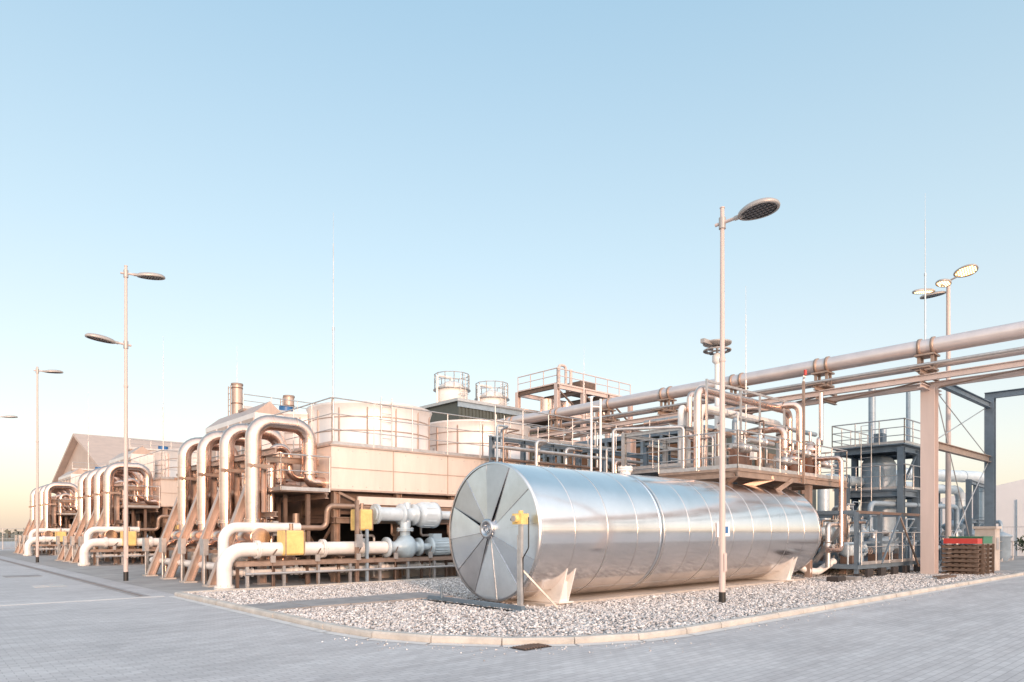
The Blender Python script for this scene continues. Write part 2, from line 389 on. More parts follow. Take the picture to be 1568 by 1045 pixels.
# ------------------------------------------------------------------ street lamps
def lamp_head(o,p,d,Ls=.85,W=.42,tilt=0.0,lit=False,roll=0.0):
    p=V(p); d=V(d).normalized(); sd=V((-d.y,d.x,0)); NB=32
    d=(d+V((0,0,tilt))).normalized(); sd=(sd+V((0,0,roll))).normalized(); up=d.cross(sd).normalized()
    if up.z<0: up=-up
    def oval(z,sx):
        vs=[]
        for i in range(NB):
            a=2*math.pi*i/NB; c,s_=math.cos(a),math.sin(a)
            wid=W/2*(1-.22*(1-c)/2)
            vs.append(p+d*(Ls/2+c*Ls/2*sx)+sd*(s_*wid*sx)+up*z)
        return vs
    prof=[(-.03,.86),(-.035,.97),(.0,1.0),(.04,.97),(.08,.85),(.105,.6),(.115,.25),(.117,.01)]
    vs=[]
    for z,sx in prof: vs+=oval(z,sx)
    fs=[]
    for k_ in range(len(prof)-1):
        for i in range(NB): fs.append((k_*NB+i,k_*NB+(i+1)%NB,(k_+1)*NB+(i+1)%NB,(k_+1)*NB+i))
    o.add(vs,fs,LAMPG,True)
    o.add(oval(-.012,.86),[tuple(range(NB))],LIT if lit else LEDD)
    for ix in range(9):
        for iy in range(7):
            cx=.12+ix*.08*Ls/.85; cy=(iy-3)*.062*W/.46
            if ((cx-Ls/2)/(Ls*.4))**2+(cy/(W*.38))**2<1:
                q=p+d*cx+sd*cy; o.cyl(q-up*.028,q-up*.013,.02*W/.46,LITC if lit else LEDL,6)
def street_lamp(u,v,h,heads,W=.5,tilt=.1):
    o=M('street_lamp')
    o.cyl((u,v,0),(u,v,.30),.075,BLACK,18); o.cyl((u,v,.30),(u,v,h*.62),.07,COLM,18,.056)
    o.cyl((u,v,h*.62),(u,v,h),.052,COLM,18,.045); o.cyl((u,v,h),(u,v,h+.02),.055,COLM,12)
    o.cyl((u,v,h*.62-.05),(u,v,h*.62+.03),.068,COLM,16)
    o.box((u-.05,v-.085,.75),(u+.05,v-.066,1.15),COLM)
    for z,dx,dy,al in heads:
        d=V((dx,dy,0)).normalized(); P=V((u,v,z)); e=d+V((0,0,tilt))
        o.cyl((u,v,z-.12),(u,v,z+.12),.075,LAMPG,16)
        o.cyl(P-d*.16,P+e*al,.035,COLM,12); o.cyl(P+e*(al-.08),P+e*(al+.15),.05,LAMPG,12)
        lamp_head(o,P+e*al+V((0,0,-.02)),d,.88,W,tilt)
    o.done()
street_lamp(13.42,8.0,8.69,[(8.36,.12,-1,.36)],.78,.08)
street_lamp(5.65,25.3,10.4,[(10.15,1,-.15,.3),(7.8,-1,0,.3)])
street_lamp(5.6,43.9,10.4,[(10.2,1,0,.3)])
street_lamp(5.6,62.5,10.4,[(10.1,1,0,.3)])

o=M('floodlight_mast'); mu,mv=36.6,10.04
o.cyl((mu,mv,0),(mu,mv,13.4),.13,COLM,18,.08); o.cyl((mu-1.0,mv,12.95),(mu+.2,mv,13.2),.04,LAMPG,10); o.cyl((mu,mv+.2,13.3),(mu,mv-.4,13.5),.04,LAMPG,10)
lamp_head(o,(mu,mv-.2,13.6),(.1,-1,0),1.0,.8,.12,True,-.45)
lamp_head(o,(mu-.3,mv,13.05),(-1,-.1,0),1.15,.7,-.02,True,.0)
lamp_head(o,(mu-.9,mv+.3,12.75),(-1,.5,0),1.25,.6,-.1,True,.0)
lamp_head(o,(mu+.1,mv+.1,12.9),(-.4,1,0),1.1,.6,-.1,False)
o.done()
o=M('cctv_pole'); cu,cv=22.3,13.5
o.cyl((cu,cv,0),(cu,cv,8.1),.11,WHITE,18,.09); o.cyl((cu,cv,8.1),(cu,cv,8.6),.05,LAMPG,12)
o.wheel((cu,cv,8.25),(0,0,1),.48,LAMPG,.03); o.lathe((cu,cv,8.42),(0,0,1),[(0,.15),(.06,.5),(.12,.52),(.16,.1)],LAMPG,24)
o.box((cu-.85,cv-.0,8.4),(cu-.35,cv+.16,8.55),LAMPG)
for i in range(6):
    a=i*1.047; o.lathe((cu+.4*math.cos(a),cv+.4*math.sin(a),8.2),(0,0,1),[(0,.001),(0,.08),(.12,.05),(.14,.001)],LEDL,10)
o.lathe((cu,cv,7.75),(0,0,1),[(0,.09),(.1,.18),(.3,.18),(.4,.08)],WHITE,18)
o.done()

def rod(u,v,z0,z1):
    o=M('lightning_rod'); zm=z0+(z1-z0)*.5
    o.cyl((u,v,z0),(u,v,zm),.028,GALV,8); o.cyl((u,v,zm),(u,v,z1-1),.012,GALV,6); o.cyl((u,v,z1-1),(u,v,z1),.005,GALV,5)
    o.cyl((u,v,zm-.05),(u,v,zm+.05),.04,GALV,8); o.box((u-.12,v-.12,z0-.01),(u+.12,v+.12,z0+.03),GALV); o.done()

# ------------------------------------------------------------------ cooling tower modules
def cooling_tower(v0):
    o=M('cooling_tower')
    ua,ub=10.3,22.6; va,vb=v0-.5,v0+12.3
    zb,zt=3.0,4.37
    o.box((ua,va,zb),(ub,vb,zt),CREAM)
    o.box((ua-.06,va-.06,zt),(ub+.06,vb+.06,zt+.05),PINKST)
    o.box((ua-.05,va-.05,zb-.06),(ub+.05,vb+.05,zb-.001),PINKST)
    o.beam((ua,va-.012,3.68),(ub,va-.012,3.68),.02,.02,PINKST)
    for q in range(1,6): o.box((ua+q*2.3-.015,va-.02,zb),(ua+q*2.3+.015,va-.001,zt),PINKST)
    for q in range(1,6): o.box((ua-.02,va+q*2.2-.015,zb),(ua-.001,va+q*2.2+.015,zt),PINKST)
    for q in range(24): o.cyl((ua+.25+q*.51,va-.012,zt-.12),(ua+.25+q*.51,va,zt-.12),.018,GALV,6); o.cyl((ua+.25+q*.51,va-.012,zb+.1),(ua+.25+q*.51,va,zb+.1),.018,GALV,6)
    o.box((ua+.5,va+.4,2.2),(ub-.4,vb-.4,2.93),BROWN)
    o.box((ua+.9,va-.12,2.52),(ub-1,va-.02,2.78),CREAM)
    o.box((ua+.9,va-.35,2.30),(ub-1,va-.13,2.40),RUST)
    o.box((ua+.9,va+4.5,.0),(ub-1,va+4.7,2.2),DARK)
    o.box((ua+2.2,va+.8,0.004),(ub-1,vb-1,.5),CONC)
    for iu in range(6):
        x=ua+.25+iu*2.35
        for iv in range(6):
            y=va+.2+iv*2.35
            if iu not in (0,5) and iv not in (0,5): continue
            o.ibeam((x,y,0),(x,y,2.94),.22,.22,BROWN if iv else RUST)
        o.ibeam((x,va+.2,2.1),(x,vb-.2,2.1),.12,.2,BROWN)
    for z in (.95,2.0):
        o.ibeam((ua+.2,va+.08,z),(ub,va+.08,z),.14,.2,RUST); o.ibeam((ua+.1,va,z),(ua+.1,vb,z),.14,.2,BROWN)
    for iv in range(5):
        y=va+.2+iv*2.35; o.beam((ua+.25,y,2.0),(ua+.25,y+2.35,.1),.07,.07,RUST); o.beam((ua+.17,y,.1),(ua+.17,y+2.35,2.0),.07,.07,RUST)
    o.beam((ua+.3,va+.12,2.9),(ua+2.5,va+.12,2.0),.08,.08,RUST)
    for q in range(9): o.tube([(ua+1.2+q*1.2,va+.25,2.2),(ua+1.2+q*1.2,va+.25,1.5),(ua+1.7+q*1.2,va+.25,1.5),(ua+1.7+q*1.2,va+.25,.1)],.05,RUST if q%2 else GALV,.1,8)
    o.rail([(ua+.05,vb,zt+.05),(ua+.05,va+.05,zt+.05),(ub,va+.05,zt+.05)],GALV,1.5,1.45,.02,mids=(.33,.66))
    for (fu,fv,top) in ((ua+3.75,va+4,6.38),(ua+9.2,va+4,6.32),(ua+3.75,va+9.6,6.7),(ua+9.2,va+9.6,6.5)):
        R_=2.36
        o.lathe((fu,fv,0),(0,0,1),[(zt+.05,R_+.12),(zt+.2,R_+.12),(zt+.3,R_),(top-.3,R_),(top-.08,R_+.06),(top,R_+.1),(top,R_+.02),(top-.3,R_-.06),(zt+.1,R_-.06)],SHROUD,64)
        for j in range(14):
            a=2*math.pi*j/14+.1; c=V((math.cos(a),math.sin(a),0))
            o.beam(V((fu,fv,zt+.3))+c*(R_+.01),V((fu,fv,top-.2))+c*(R_+.01),.06,.04,PINKST)
        for zz in (zt+.95,zt+1.45):
            o.lathe((fu,fv,zz),(0,0,1),[(0,R_+.001),(0,R_+.02),(.035,R_+.02),(.035,R_+.001)],PINKST,64)
        o.cyl((fu,fv,top-1.0),(fu,fv,top-.5),.35,BLUE,20)
        for j in range(6):
            a=2*math.pi*j/6; c=V((math.cos(a),math.sin(a),0)); o.beam(V((fu,fv,top-.7))+c*.3,V((fu,fv,top-.75))+c*(R_-.15),.4,.04,GALV)
        o.beam((fu-R_,fv,top-1.2),(fu+R_,fv,top-1.2),.15,.2,GALV)
    o.ladder((ua+3.0,va+1.55,zt+.05),2.1,GALV); o.ladder((ua+8.5,va+1.55,zt+.05),2.1,GALV)
    o.box((ua+.6,va+9.0,6.75),(ua+4.2,va+9.6,6.85),RUST); o.rail([(ua+.6,va+9,6.85),(ua+4.2,va+9,6.85)],GALV,.6,1.2,.02)
    o.cyl((ua+2.6,va+9.3,6.85),(ua+2.6,va+9.3,7.2),.3,BLUE,18)
    o.box((ua+.1,va+6.5,zt+.05),(ua+1.3,va+12.2,6.3),SHROUD)
    for q in range(4): o.box((ua+.08,va+6.6+q*1.4,zt+.3),(ua+.099,va+7.8+q*1.4,6.1),PINKST)
    o.add([(ua+.1,va+6.5,6.301),(ua+1.3,va+6.5,6.301),(ua+.7,va+6.5,6.8),(ua+.1,va+12.2,6.301),(ua+1.3,va+12.2,6.301),(ua+.7,va+12.2,6.8)],[(0,1,2),(3,5,4),(0,2,5,3),(1,4,5,2)],PINKST)
    o.done()

def pipe_manifold(v0):
    o=M('pipe_manifold')
    for i in range(4):
        v=v0+2.2*i
        o.tube([(8,v,1.95),(8,v,4.97),(9.8,v,4.97),(9.8,v,3.5)],.235,CLAD,.55,20,.75)
        o.flange((8,v,1.95),(0,0,1),.30,CLAD); o.tube([(8,v,1.9),(8,v,1.2)],.19,CLAD)
        o.tube([(9.8,v,3.5),(9.8,v,3.2),(10.3,v,3.2)],.18,CLAD,.2)
        o.flange((9.8,v,3.5),(0,0,1),.29,CLAD)
        o.ibeam((8.45,v+.45,0),(8.45,v+.45,4.0),.2,.22,PINKST)
        o.ibeam((6.95,v+.45,0.02),(8.4,v+.45,3.95),.24,.24,PINKST,.03)
        o.ibeam((7.25,v+1.2,0.02),(8.4,v+1.2,3.2),.16,.18,RUST,.03)
        o.ibeam((8.5,v+.45,3.9),(10.3,v+.45,3.9),.14,.2,RUST)
        o.box((6.75,v+.2,.004),(7.15,v+.7,.05),CONC); o.box((8.25,v+.22,.004),(8.65,v+.68,.04),GALV)
        o.box((7.72,v-.28,3.55),(8.5,v-.24,3.65),RUST); o.box((7.72,v+.24,3.55),(8.5,v+.28,3.65),RUST)
        o.ibeam((8.0,v+.30,3.6),(8.45,v+.40,3.6),.1,.12,RUST)
        o.tube([(8.95,v+.95,.6),(8.95,v+.95,4.35),(9.55,v+.95,4.35),(9.55,v+.95,3.4),(10.3,v+.95,3.4)],.13,CLAD,.3,14,.6)
        o.tube([(8.6,v+1.5,.5),(8.6,v+1.5,3.1),(10.2,v+1.5,3.1)],.09,RUST,.2,12)
        o.valve((8.95,v+.95,1.8),(0,0,1),.14,CLAD,RUST,(-1,0,0))
        o.tube([(7.6,v+.9,.0),(7.6,v+.9,1.2),(8.0,v+.9,1.2)],.12,CLAD,.25,12)
        o.tube([(9.4,v+.1,2.2),(9.4,v+.1,1.1),(8.2,v+.1,1.1)],.11,RUST,.25,12)
        o.valve((8.0,v+1.15,.75),(0,1,0),.13,WHITE,YEL)
        o.beam((8.45,v+.6,2.9),(8.45,v+2.5,3.95),.06,.06,RUST)
        o.beam((9.2,v+.45,0),(9.2,v+.45,2.8),.1,.1,BROWN)
        o.box((8.56,v-.15,1.5),(8.72,v+.15,1.95),GALV)
    a,b=v0-.6,v0+8.3
    o.tube([(8,a,1.45),(8,b,1.45)],.27,CLAD,bands=1.1,n=20); o.tube([(8.9,a,.75),(8.9,b,.75)],.2,CLAD,bands=1.1)
    o.tube([(7.35,a+1,.55),(7.35,b,.55)],.12,WHITE); o.tube([(9.5,a,1.2),(9.5,b,1.2)],.15,BROWN)
    for u,z,w in ((8.45,4.05,.2),(8.45,2.15,.16),(10.1,2.75,.16)): o.ibeam((u,a,z),(u,b,z),w*.8,w,RUST if z<4 else PINKST)
    o.box((8.6,a,2.84),(10.15,b,2.88),BROWN); o.rail([(10.2,a,2.88),(8.6,a,2.88),(8.6,b,2.88)],GALV,1.1,1.3,.022)
    for i in range(5):
        v=v0+2.2*i-.3; o.beam((7.2,v,.0),(7.2,v,1.0),.1,.1,GALV); o.beam((7.2,v,1.0),(9.6,v,1.0),.1,.1,RUST); o.beam((9.6,v,0),(9.6,v,2.8),.12,.12,BROWN)
    for i in range(4): o.box((6.95,v0+2.2*i+1.2,.9),(7.1,v0+2.2*i+1.55,1.4),GALV); o.cyl((7.03,v0+2.2*i+1.38,0),(7.03,v0+2.2*i+1.38,.9),.03,GALV,8)
    o.done()

def pump_skid(v0):
    o=M('pump_skid')
    vf=v0-1.3
    o.tube([(6.7,vf,0),(6.7,vf,1.12),(11.8,vf,1.12)],.20,WHITE,.5,20,0)
    o.flange((6.7,vf,.08),(0,0,1),.27,WHITE)
    o.tube([(7.0,vf+.95,0),(7.0,vf+.95,1.75),(9.3,vf+.95,1.75)],.15,WHITE,.4,18)
    o.flange((7.6,vf,1.12),(1,0,0),.26,WHITE); o.flange((9.6,vf,1.12),(1,0,0),.28,WHITE); o.flange((11.0,vf,1.12),(1,0,0),.30,BWHITE)
    def jacket(c,w,h):
        c=V(c); o.prism((c.x-w/2,c.y,c.z),(c.x+w/2,c.y,c.z),[(-.27,-h/2+.05),(-.22,-h/2),(.22,-h/2),(.27,-h/2+.05),(.27,h/2-.05),(.22,h/2),(-.22,h/2),(-.27,h/2-.05)],YEL)
        for q in (-.5,.5): o.box((c.x+q*w*.9-.015,c.y-.285,c.z-h/2-.01),(c.x+q*w*.9+.015,c.y+.285,c.z+h/2+.01),RUST)
        o.cyl((c.x,c.y,c.z+h/2),(c.x,c.y,c.z+h/2+.2),.06,RUST,10)
    jacket((8.6,vf-.02,1.3),.62,.72); jacket((11.0,vf+.1,2.0),.5,.66)
    P=BWHITE
    o.lathe((11.8,vf,1.12),(1,0,0),[(0,.21),(0,.33),(.08,.33),(.08,.2),(.35,.18),(.5,.28),(.62,.40),(.85,.42),(.98,.34),(1.0,.2),(1.25,.18),(1.25,.3),(1.33,.3),(1.33,.001)],P,28)
    o.cyl((12.55,vf,1.12),(12.55,vf,1.95),.17,P,18); o.flange((12.55,vf,1.7),(0,0,1),.28,P)
    o.cyl((13.1,vf,1.12),(13.5,vf,1.12),.12,P,16)
    o.lathe((13.5,vf,1.12),(1,0,0),[(0,.001),(0,.3),(.06,.33),(.12,.27),(.7,.27),(.72,.31),(.8,.31),(.95,.2),(.95,.001)],P,28)
    for j in range(18):
        a=2*math.pi*j/18; c=V((0,math.cos(a),math.sin(a))); o.beam(V((13.62,vf,1.12))+c*.285,V((14.2,vf,1.12))+c*.285,.015,.04,P)
    o.box((13.6,vf-.14,1.36),(13.95,vf+.14,1.56),P)
    o.tube([(11.4,vf+.1,2.2),(13.1,vf+.1,2.2)],.23,P); o.flange((11.5,vf+.1,2.2),(1,0,0),.33,P)
    o.lathe((12.4,vf+.1,2.2),(1,0,0),[(0,.23),(.02,.36),(.1,.36),(.12,.23),(.5,.23),(.52,.36),(.6,.36),(.62,.24)],P,28)
    o.cyl((12.7,vf+.1,1.8),(12.7,vf+.1,2.6),.12,P,14)
    o.lathe((13.1,vf+.1,2.2),(1,0,0),[(0,.24),(.05,.40),(.12,.42),(.55,.42),(.62,.45),(.7,.45),(.7,.3),(.85,.28),(.85,.001)],P,28)
    for j in range(12):
        a=2*math.pi*j/12; c=V((0,math.cos(a),math.sin(a))); o.beam(V((13.25,vf+.1,2.2))+c*.42,V((13.65,vf+.1,2.2))+c*.42,.02,.04,P)
    o.tube([(13.9,vf+.1,2.2),(15.2,vf+.1,2.2),(15.2,vf+.1,.6)],.15,P,.3)
    o.tube([(14.4,vf,1.12),(16.5,vf,1.12),(16.5,vf,.2)],.14,BLUEL,.3)
    o.tube([(9.3,vf+.95,1.75),(10.2,vf+.95,1.75),(10.2,vf+.85,2.45),(20,vf+.85,2.45)],.09,RUST,.2)
    for vv in (vf-.32,vf+.42):
        o.beam((6.9,vv,.72),(16.6,vv,.72),.09,.12,RUST); 
        x=7.2
        while x<16.6: o.beam((x,vv,.02),(x,vv,.65),.08,.08,GALV if vv<vf else BROWN); o.box((x-.1,vv-.1,.004),(x+.1,vv+.1,.02),GALV); x+=1.05
    for q in range(10): o.beam((7.2+q*1.05,vf-.28,.62),(7.2+q*1.05,vf+.38,.62),.07,.08,BROWN)
    o.tube([(7.1,vf-.45,.45),(16.4,vf-.45,.45)],.035,GALV)
    o.beam((10.6,vf-.3,.02),(10.6,vf-.3,2.6),.1,.1,RUST); o.beam((10.95,vf-.3,.02),(10.95,vf-.3,1.7),.08,.08,BLUEL)
    o.box((10.5,vf-.45,1.15),(10.72,vf-.36,1.55),GALV)
    for q in range(5):
        x=7.5+q*1.5; o.valve((x,vf+.5,.45),(1,0,0),.09,WHITE,RUST)
    o.tube([(7.0,vf+.5,.45),(16,vf+.5,.45)],.08,WHITE)
    for q in range(6):
        x=7.9+q*1.35; o.tube([(x,vf-.36,0),(x,vf-.36,.95),(x+.3,vf-.1,1.2)],.02,BROWN,.1,8); o.box((x-.07,vf-.42,.75),(x+.07,vf-.37,.95),LAMPG)
    o.done()

for mI in range(3):
    v0=20.5+18.8*mI
    cooling_tower(v0); pipe_manifold(v0); pump_skid(v0)
    rod(10.45,v0-.35,4.42,11.9)
rod(13.2,36.0,6.2,11.3)
rod(22.0,12.2,3.5,10.2); rod(28.6,8.6,8.2,14.3); rod(34,30.5,9,14)

for (u,v,h,r) in ((13.06,35.6,9.2,.27),(15.3,34.4,8.7,.27)):
    o=M('vent_stack'); o.cyl((u,v,0),(u,v,h),r,PINKST,24); z=5
    while z<h: o.cyl((u,v,z),(u,v,z+.05),r+.02,BROWN,24); z+=.8
    o.lathe((u,v,h),(0,0,1),[(-.03,r+.03),(.06,r+.03),(.06,r-.03),(-.2,r-.04)],RUST,24)
    o.ladder((u-r-.12,v,4.5),h-4.6,RUST,(0,1,0),.3); o.done()

for (u,v,R_,h) in ((30.2,40.0,1.12,12.0),(32.6,38.3,1.05,11.4)):
    o=M('storage_silo')
    o.lathe((u,v,0),(0,0,1),[(0,R_),(h-1,R_),(h-.95,R_+.04),(h,R_+.04),(h+.35,R_*.75),(h+.6,R_*.4),(h+.65,.001)],WHITE,40)
    z=1.5
    while z<h-1: o.lathe((u,v,z),(0,0,1),[(0,R_+.001),(0,R_+.015),(.05,R_+.015),(.05,R_+.001)],GALV,40); z+=1.6
    pr=[(u+(R_+.15)*math.cos(i*math.pi/6),v+(R_+.15)*math.sin(i*math.pi/6),h) for i in range(12)]
    o.lathe((u,v,h-.05),(0,0,1),[(0,R_),(0,R_+.25),(.05,R_+.25),(.05,R_)],GALV,32)
    o.rail(pr,GALV,1.1,1,.03,closed=True)
    o.ladder((u,v-R_-.2,0),h+1,GALV); o.tube([(u-R_-.2,v,2),(u-R_-.2,v,h+.9),(u,v,h+.9),(u,v,h+.5)],.09,WHITE,.2)
    for i in range(6):
        o.wheel((u,v-R_-.25,h-4+i*.7),(0,0,1),.35,GALV,.012)
    o.cyl((u-R_-.3,v-.3,h-2.2),(u-R_-.3,v-.3,h-1.5),.22,BLUE,16)
    o.done()

o=M('ribbed_process_building')
o.box((27.7,36,0),(37.5,44,10.3),DGREEN); x=27.7
while x<37.5: o.box((x,35.95,6),(x+.12,35.999,10.3),DGREEN); x+=.3
o.box((27.5,35.8,10.3),(37.7,44.2,10.5),GALV); o.box((27.6,35.9,9.95),(37.6,35.94,10.299),BLUEL)
for i in range(4): o.box((29+i*2.2,35.9,7.5),(30.2+i*2.2,35.94,8.4),GLASSB)
o.done()
o=M('open_steel_structure')
for u in (34,36.7,39.4,42.1):
    for v in (33,37): o.ibeam((u,v,0),(u,v,11.9),.3,.3,COLM)
    o.ibeam((u,33,11.75),(u,37,11.75),.2,.3,BROWN); o.ibeam((u,33,9.9),(u,37,9.9),.2,.3,BROWN)
for v in (33,37):
    for z in (8.0,9.9,11.75): o.ibeam((34,v,z),(42.1,v,z),.2,.3,COLM)
for u in (34,36.7,39.4): o.beam((u,33,8.1),(u+2.7,33,9.8),.1,.1,COLM); o.beam((u,33,11.6),(u+2.7,33,10),.1,.1,BROWN)
o.box((34.1,33.2,9.5),(42,36.9,9.7),BROWN); o.rail([(34,37,11.9),(34,33,11.9),(42.1,33,11.9)],COLM,1.1,1.35,.035)
for i in range(4): o.cyl((35+i*2.0,35,9.7),(35+i*2.0,35,11.2),.5,CLAD,20)
o.box((37.5,34,11.95),(39.2,35.5,12.8),BROWN); o.cyl((37,34.5,11.9),(37,34.5,13.6),.12,COLM,12)
o.tube([(34.6,33.4,8),(34.6,33.4,13.4),(35.3,33.4,13.4),(35.3,33.4,12)],.1,COLM,.25)
o.done()
o=M('equipment_hall')
o.box((31.3,19.5,0),(44,32.5,6.9),DGREEN)
o.box((31.0,19.3,6.9),(44.3,32.7,7.15),BLUEL)
v=19.6
while v<32.4:
    o.ibeam((31.1,v,0),(31.1,v,6.9),.18,.2,BLUEL)
    o.box((31.26,v+.25,3.3),(31.299,v+1.05,6.4),GLASSB); o.box((31.25,v+.25,1.0),(31.299,v+1.05,3.0),BLUEG)
    v+=1.3
for z in (3.15,6.55): o.beam((31.2,19.5,z),(31.2,32.5,z),.06,.15,BLUEL)
for i in range(8): o.box((32+i*1.4,19.42,4),(32.9+i*1.4,19.499,6.2),GLASSB)
o.done()

# ------------------------------------------------------------------ pipe bridge
o=M('pipe_bridge')
o.tube([(28.15,-30,8.42),(28.15,31,8.42),(28.15,33.5,8.42),(28.15,33.5,5)],.29,CLADP,.6,24,3.8,CLAD)
o.tube([(28.75,-30,7.85),(28.75,32,7.85),(30,32,7.85)],.11,CLADP,.3,14); o.tube([(29.05,-30,7.85),(29.05,32,7.85)],.075,CLADP,.2,12)
o.tube([(27.8,-30,7.72),(27.8,24,7.72),(27.8,24,5)],.06,GALV,.2,10)
for u in (27.65,29.25): o.ibeam((u,-30,7.2),(u,32,7.2),.18,.22,COLM)
vs_=[8.4+3.8*i for i in range(-9,7)]
for v in vs_:
    o.ibeam((27.4,v,7.42),(29.5,v,7.42),.14,.18,RUST); o.ibeam((27.5,v,7.02),(29.4,v,7.02),.12,.12,RUST)
    for dv in (-.22,.22):
        o.beam((27.98,v+dv,7.5),(27.98,v+dv,8.1),.1,.08,RUST); o.beam((28.32,v+dv,7.5),(28.32,v+dv,8.1),.1,.08,RUST)
        o.lathe((28.15,v+dv-.05,8.42),(0,1,0),[(0,.291),(0,.335),(.1,.335),(.1,.291)],RUST,24)
    o.box((27.8,v-.33,8.06),(28.5,v+.33,8.125),RUST); o.box((27.85,v-.3,7.52),(28.45,v+.3,7.6),RUST)
    for u in (28.75,29.05): o.box((u-.1,v-.05,7.5),(u+.1,v+.05,7.74),RUST)
    o.box((27.3,v-.3,7.52),(27.6,v+.3,7.56),RUST)
for v in vs_[:-1]: o.beam((27.65,v,7.08),(29.25,v+3.8,7.08),.05,.05,RUST)
for v in (8.4,22.3,30.6,-8,-24):
    o.ibeam((28.4,v,.0),(28.4,v,7.0),.46,.46,COLM,.04); o.box((28.05,v-.35,0),(28.75,v+.35,.08),CONC)
    o.ibeam((27.4,v,6.9),(29.5,v,6.9),.2,.16,COLM)
o.done()
o=M('steel_portal_frame')
for v in (8.3,-8): 
    o.ibeam((36.2,v,0),(36.2,v,7.6),.36,.36,BLUEG,.03)
    o.ibeam((28.65,v,4.85),(36.0,v,4.85),.2,.28,RUST); o.ibeam((29.5,v,7.25),(36.0,v,7.25),.2,.26,BLUEG)
    for a,b in (((28.65,v+.1,4.95),(36,v+.1,7.15)),((28.65,v+.05,7.0),(36,v+.05,4.95)),((28.65,v,7.0),(34,v,.2)),((36,v,4.8),(29,v,.2))): o.cyl(a,b,.02,GALV,6)
o.ibeam((36.2,-30,7.7),(36.2,8.5,7.7),.22,.28,BLUEG)
o.done()

# ------------------------------------------------------------------ platform & pipework above tank end
o=M('valve_platform')
o.box((18.3,10.4,3.42),(26.0,13.2,3.50),RUST)
for u in (18.4,20.2,22.0,23.8,25.9): o.ibeam((u,10.4,3.32),(u,13.2,3.32),.12,.18,RUST)
o.ibeam((18.3,10.4,3.33),(26,10.4,3.33),.12,.2,RUST)
for u in (23.1,25.9):
    for v in (10.5,13.1): o.ibeam((u,v,0),(u,v,3.3),.18,.18,PINKST)
o.beam((19.6,TV,3.0),(20.4,10.4,3.3),.15,.15,RUST); o.beam((20.8,TV-.5,2.9),(21.6,10.4,3.3),.15,.15,RUST); o.beam((18.7,TV,3.05),(18.4,10.5,3.3),.15,.12,RUST)
o.rail([(18.3,13.2,3.5),(18.3,10.4,3.5),(26,10.4,3.5),(26,13.2,3.5)],GALV,1.1,1.3,.022,mids=(.33,.66))
def U(pts,r,m,bands=0): o.tube(pts,r,m,r*2.4,14,bands)
U([(19.0,12.2,3.5),(19.0,12.2,6.2),(25.2,12.2,6.2),(25.2,12.2,.4)],.13,CLAD,1.0)
U([(20.0,12.8,3.5),(20.0,12.8,5.8),(25.7,12.8,5.8),(25.7,12.8,1.2)],.15,WHITE,1.2)
U([(24.6,11.5,3.5),(24.6,11.5,6.3),(24.0,13.4,6.3),(24.0,18,6.3)],.13,CLAD,1.0)
U([(21.6,12.4,3.2),(21.6,12.4,5.6),(27.9,12.4,5.6)],.09,BLUEL)
U([(22.8,11.2,3.5),(22.8,11.2,5.2),(22.8,15,5.2),(22.8,15,7.0),(27,15,7.0)],.11,CLAD,1)
U([(18.8,12.6,3.5),(18.8,12.6,5.0),(17.6,14.5,5.0),(17.6,14.5,0)],.05,GALV)
U([(26.6,11.6,7.0),(26.6,11.6,5.0),(24.8,10.9,5.0),(24.8,10.9,3.6)],.08,CLAD)
for (u,v,r,h) in ((19.7,11.2,.28,.9),(21.0,11.8,.33,1.1),(23.2,11.1,.26,.8),(25.0,11.3,.3,1.4)):
    o.lathe((u,v,3.52),(0,0,1),[(0,.001),(0,r),(h*.7,r),(h*.75,r*1.25),(h*.82,r*1.25),(h*.9,r*.7),(h,r*.4),(h+.05,.001)],CLAD,22)
    o.cyl((u,v,3.5+h),(u,v,3.9+h),.05,GALV,8)
for (u,v,z) in ((19.4,10.8,4.2),(20.6,10.9,4.5),(22.3,10.9,4.0),(23.9,11.0,4.4),(25.4,10.9,4.1)):
    o.tube([(u-.8,v,z),(u+.8,v,z)],.07,GALV); o.valve((u,v,z),(1,0,0),.10,GALV,RUST)
for u in (19.2,21.3,22.6,24.4,25.6): o.beam((u,12.0,3.5),(u,12.0,6.5),.06,.06,GALV)
for z in (4.9,5.5,6.45): o.beam((19.2,12.0,z),(25.6,12.0,z),.05,.07,GALV if z>5 else RUST)
for i in range(14): o.tube([(18.9+i*.5,11.6+.15*(i%3),3.5),(18.9+i*.5,11.6+.15*(i%3),4.6+.3*(i%4)),(19.2+i*.5,12.2,4.6+.3*(i%4))],.03,[GALV,BROWN,GALV][i%3],.1,8)
for i in range(7): o.box((18.8+i*1.05,11.3,3.6+.2*(i%3)),(19.0+i*1.05,11.45,3.95+.25*(i%3)),[LAMPG,BLUEG,SIGNW][i%3])
o.beam((22.3,10.3,3.2),(22.3,10.3,6.6),.07,.07,RUST); o.cyl((22.3,10.3,6.6),(22.3,10.3,6.8),.03,GALV,8); o.cyl((22.1,10.15,6.75),(22.1,10.15,6.92),.05,RED,12); o.beam((22.1,10.15,6.7),(22.3,10.3,6.7),.04,.04,GALV)
U([(24.3,10.9,4.2),(24.3,9.9,4.2),(24.3,9.9,1.0),(23.2,9.9,1.0)],.08,CLAD)
o.done()

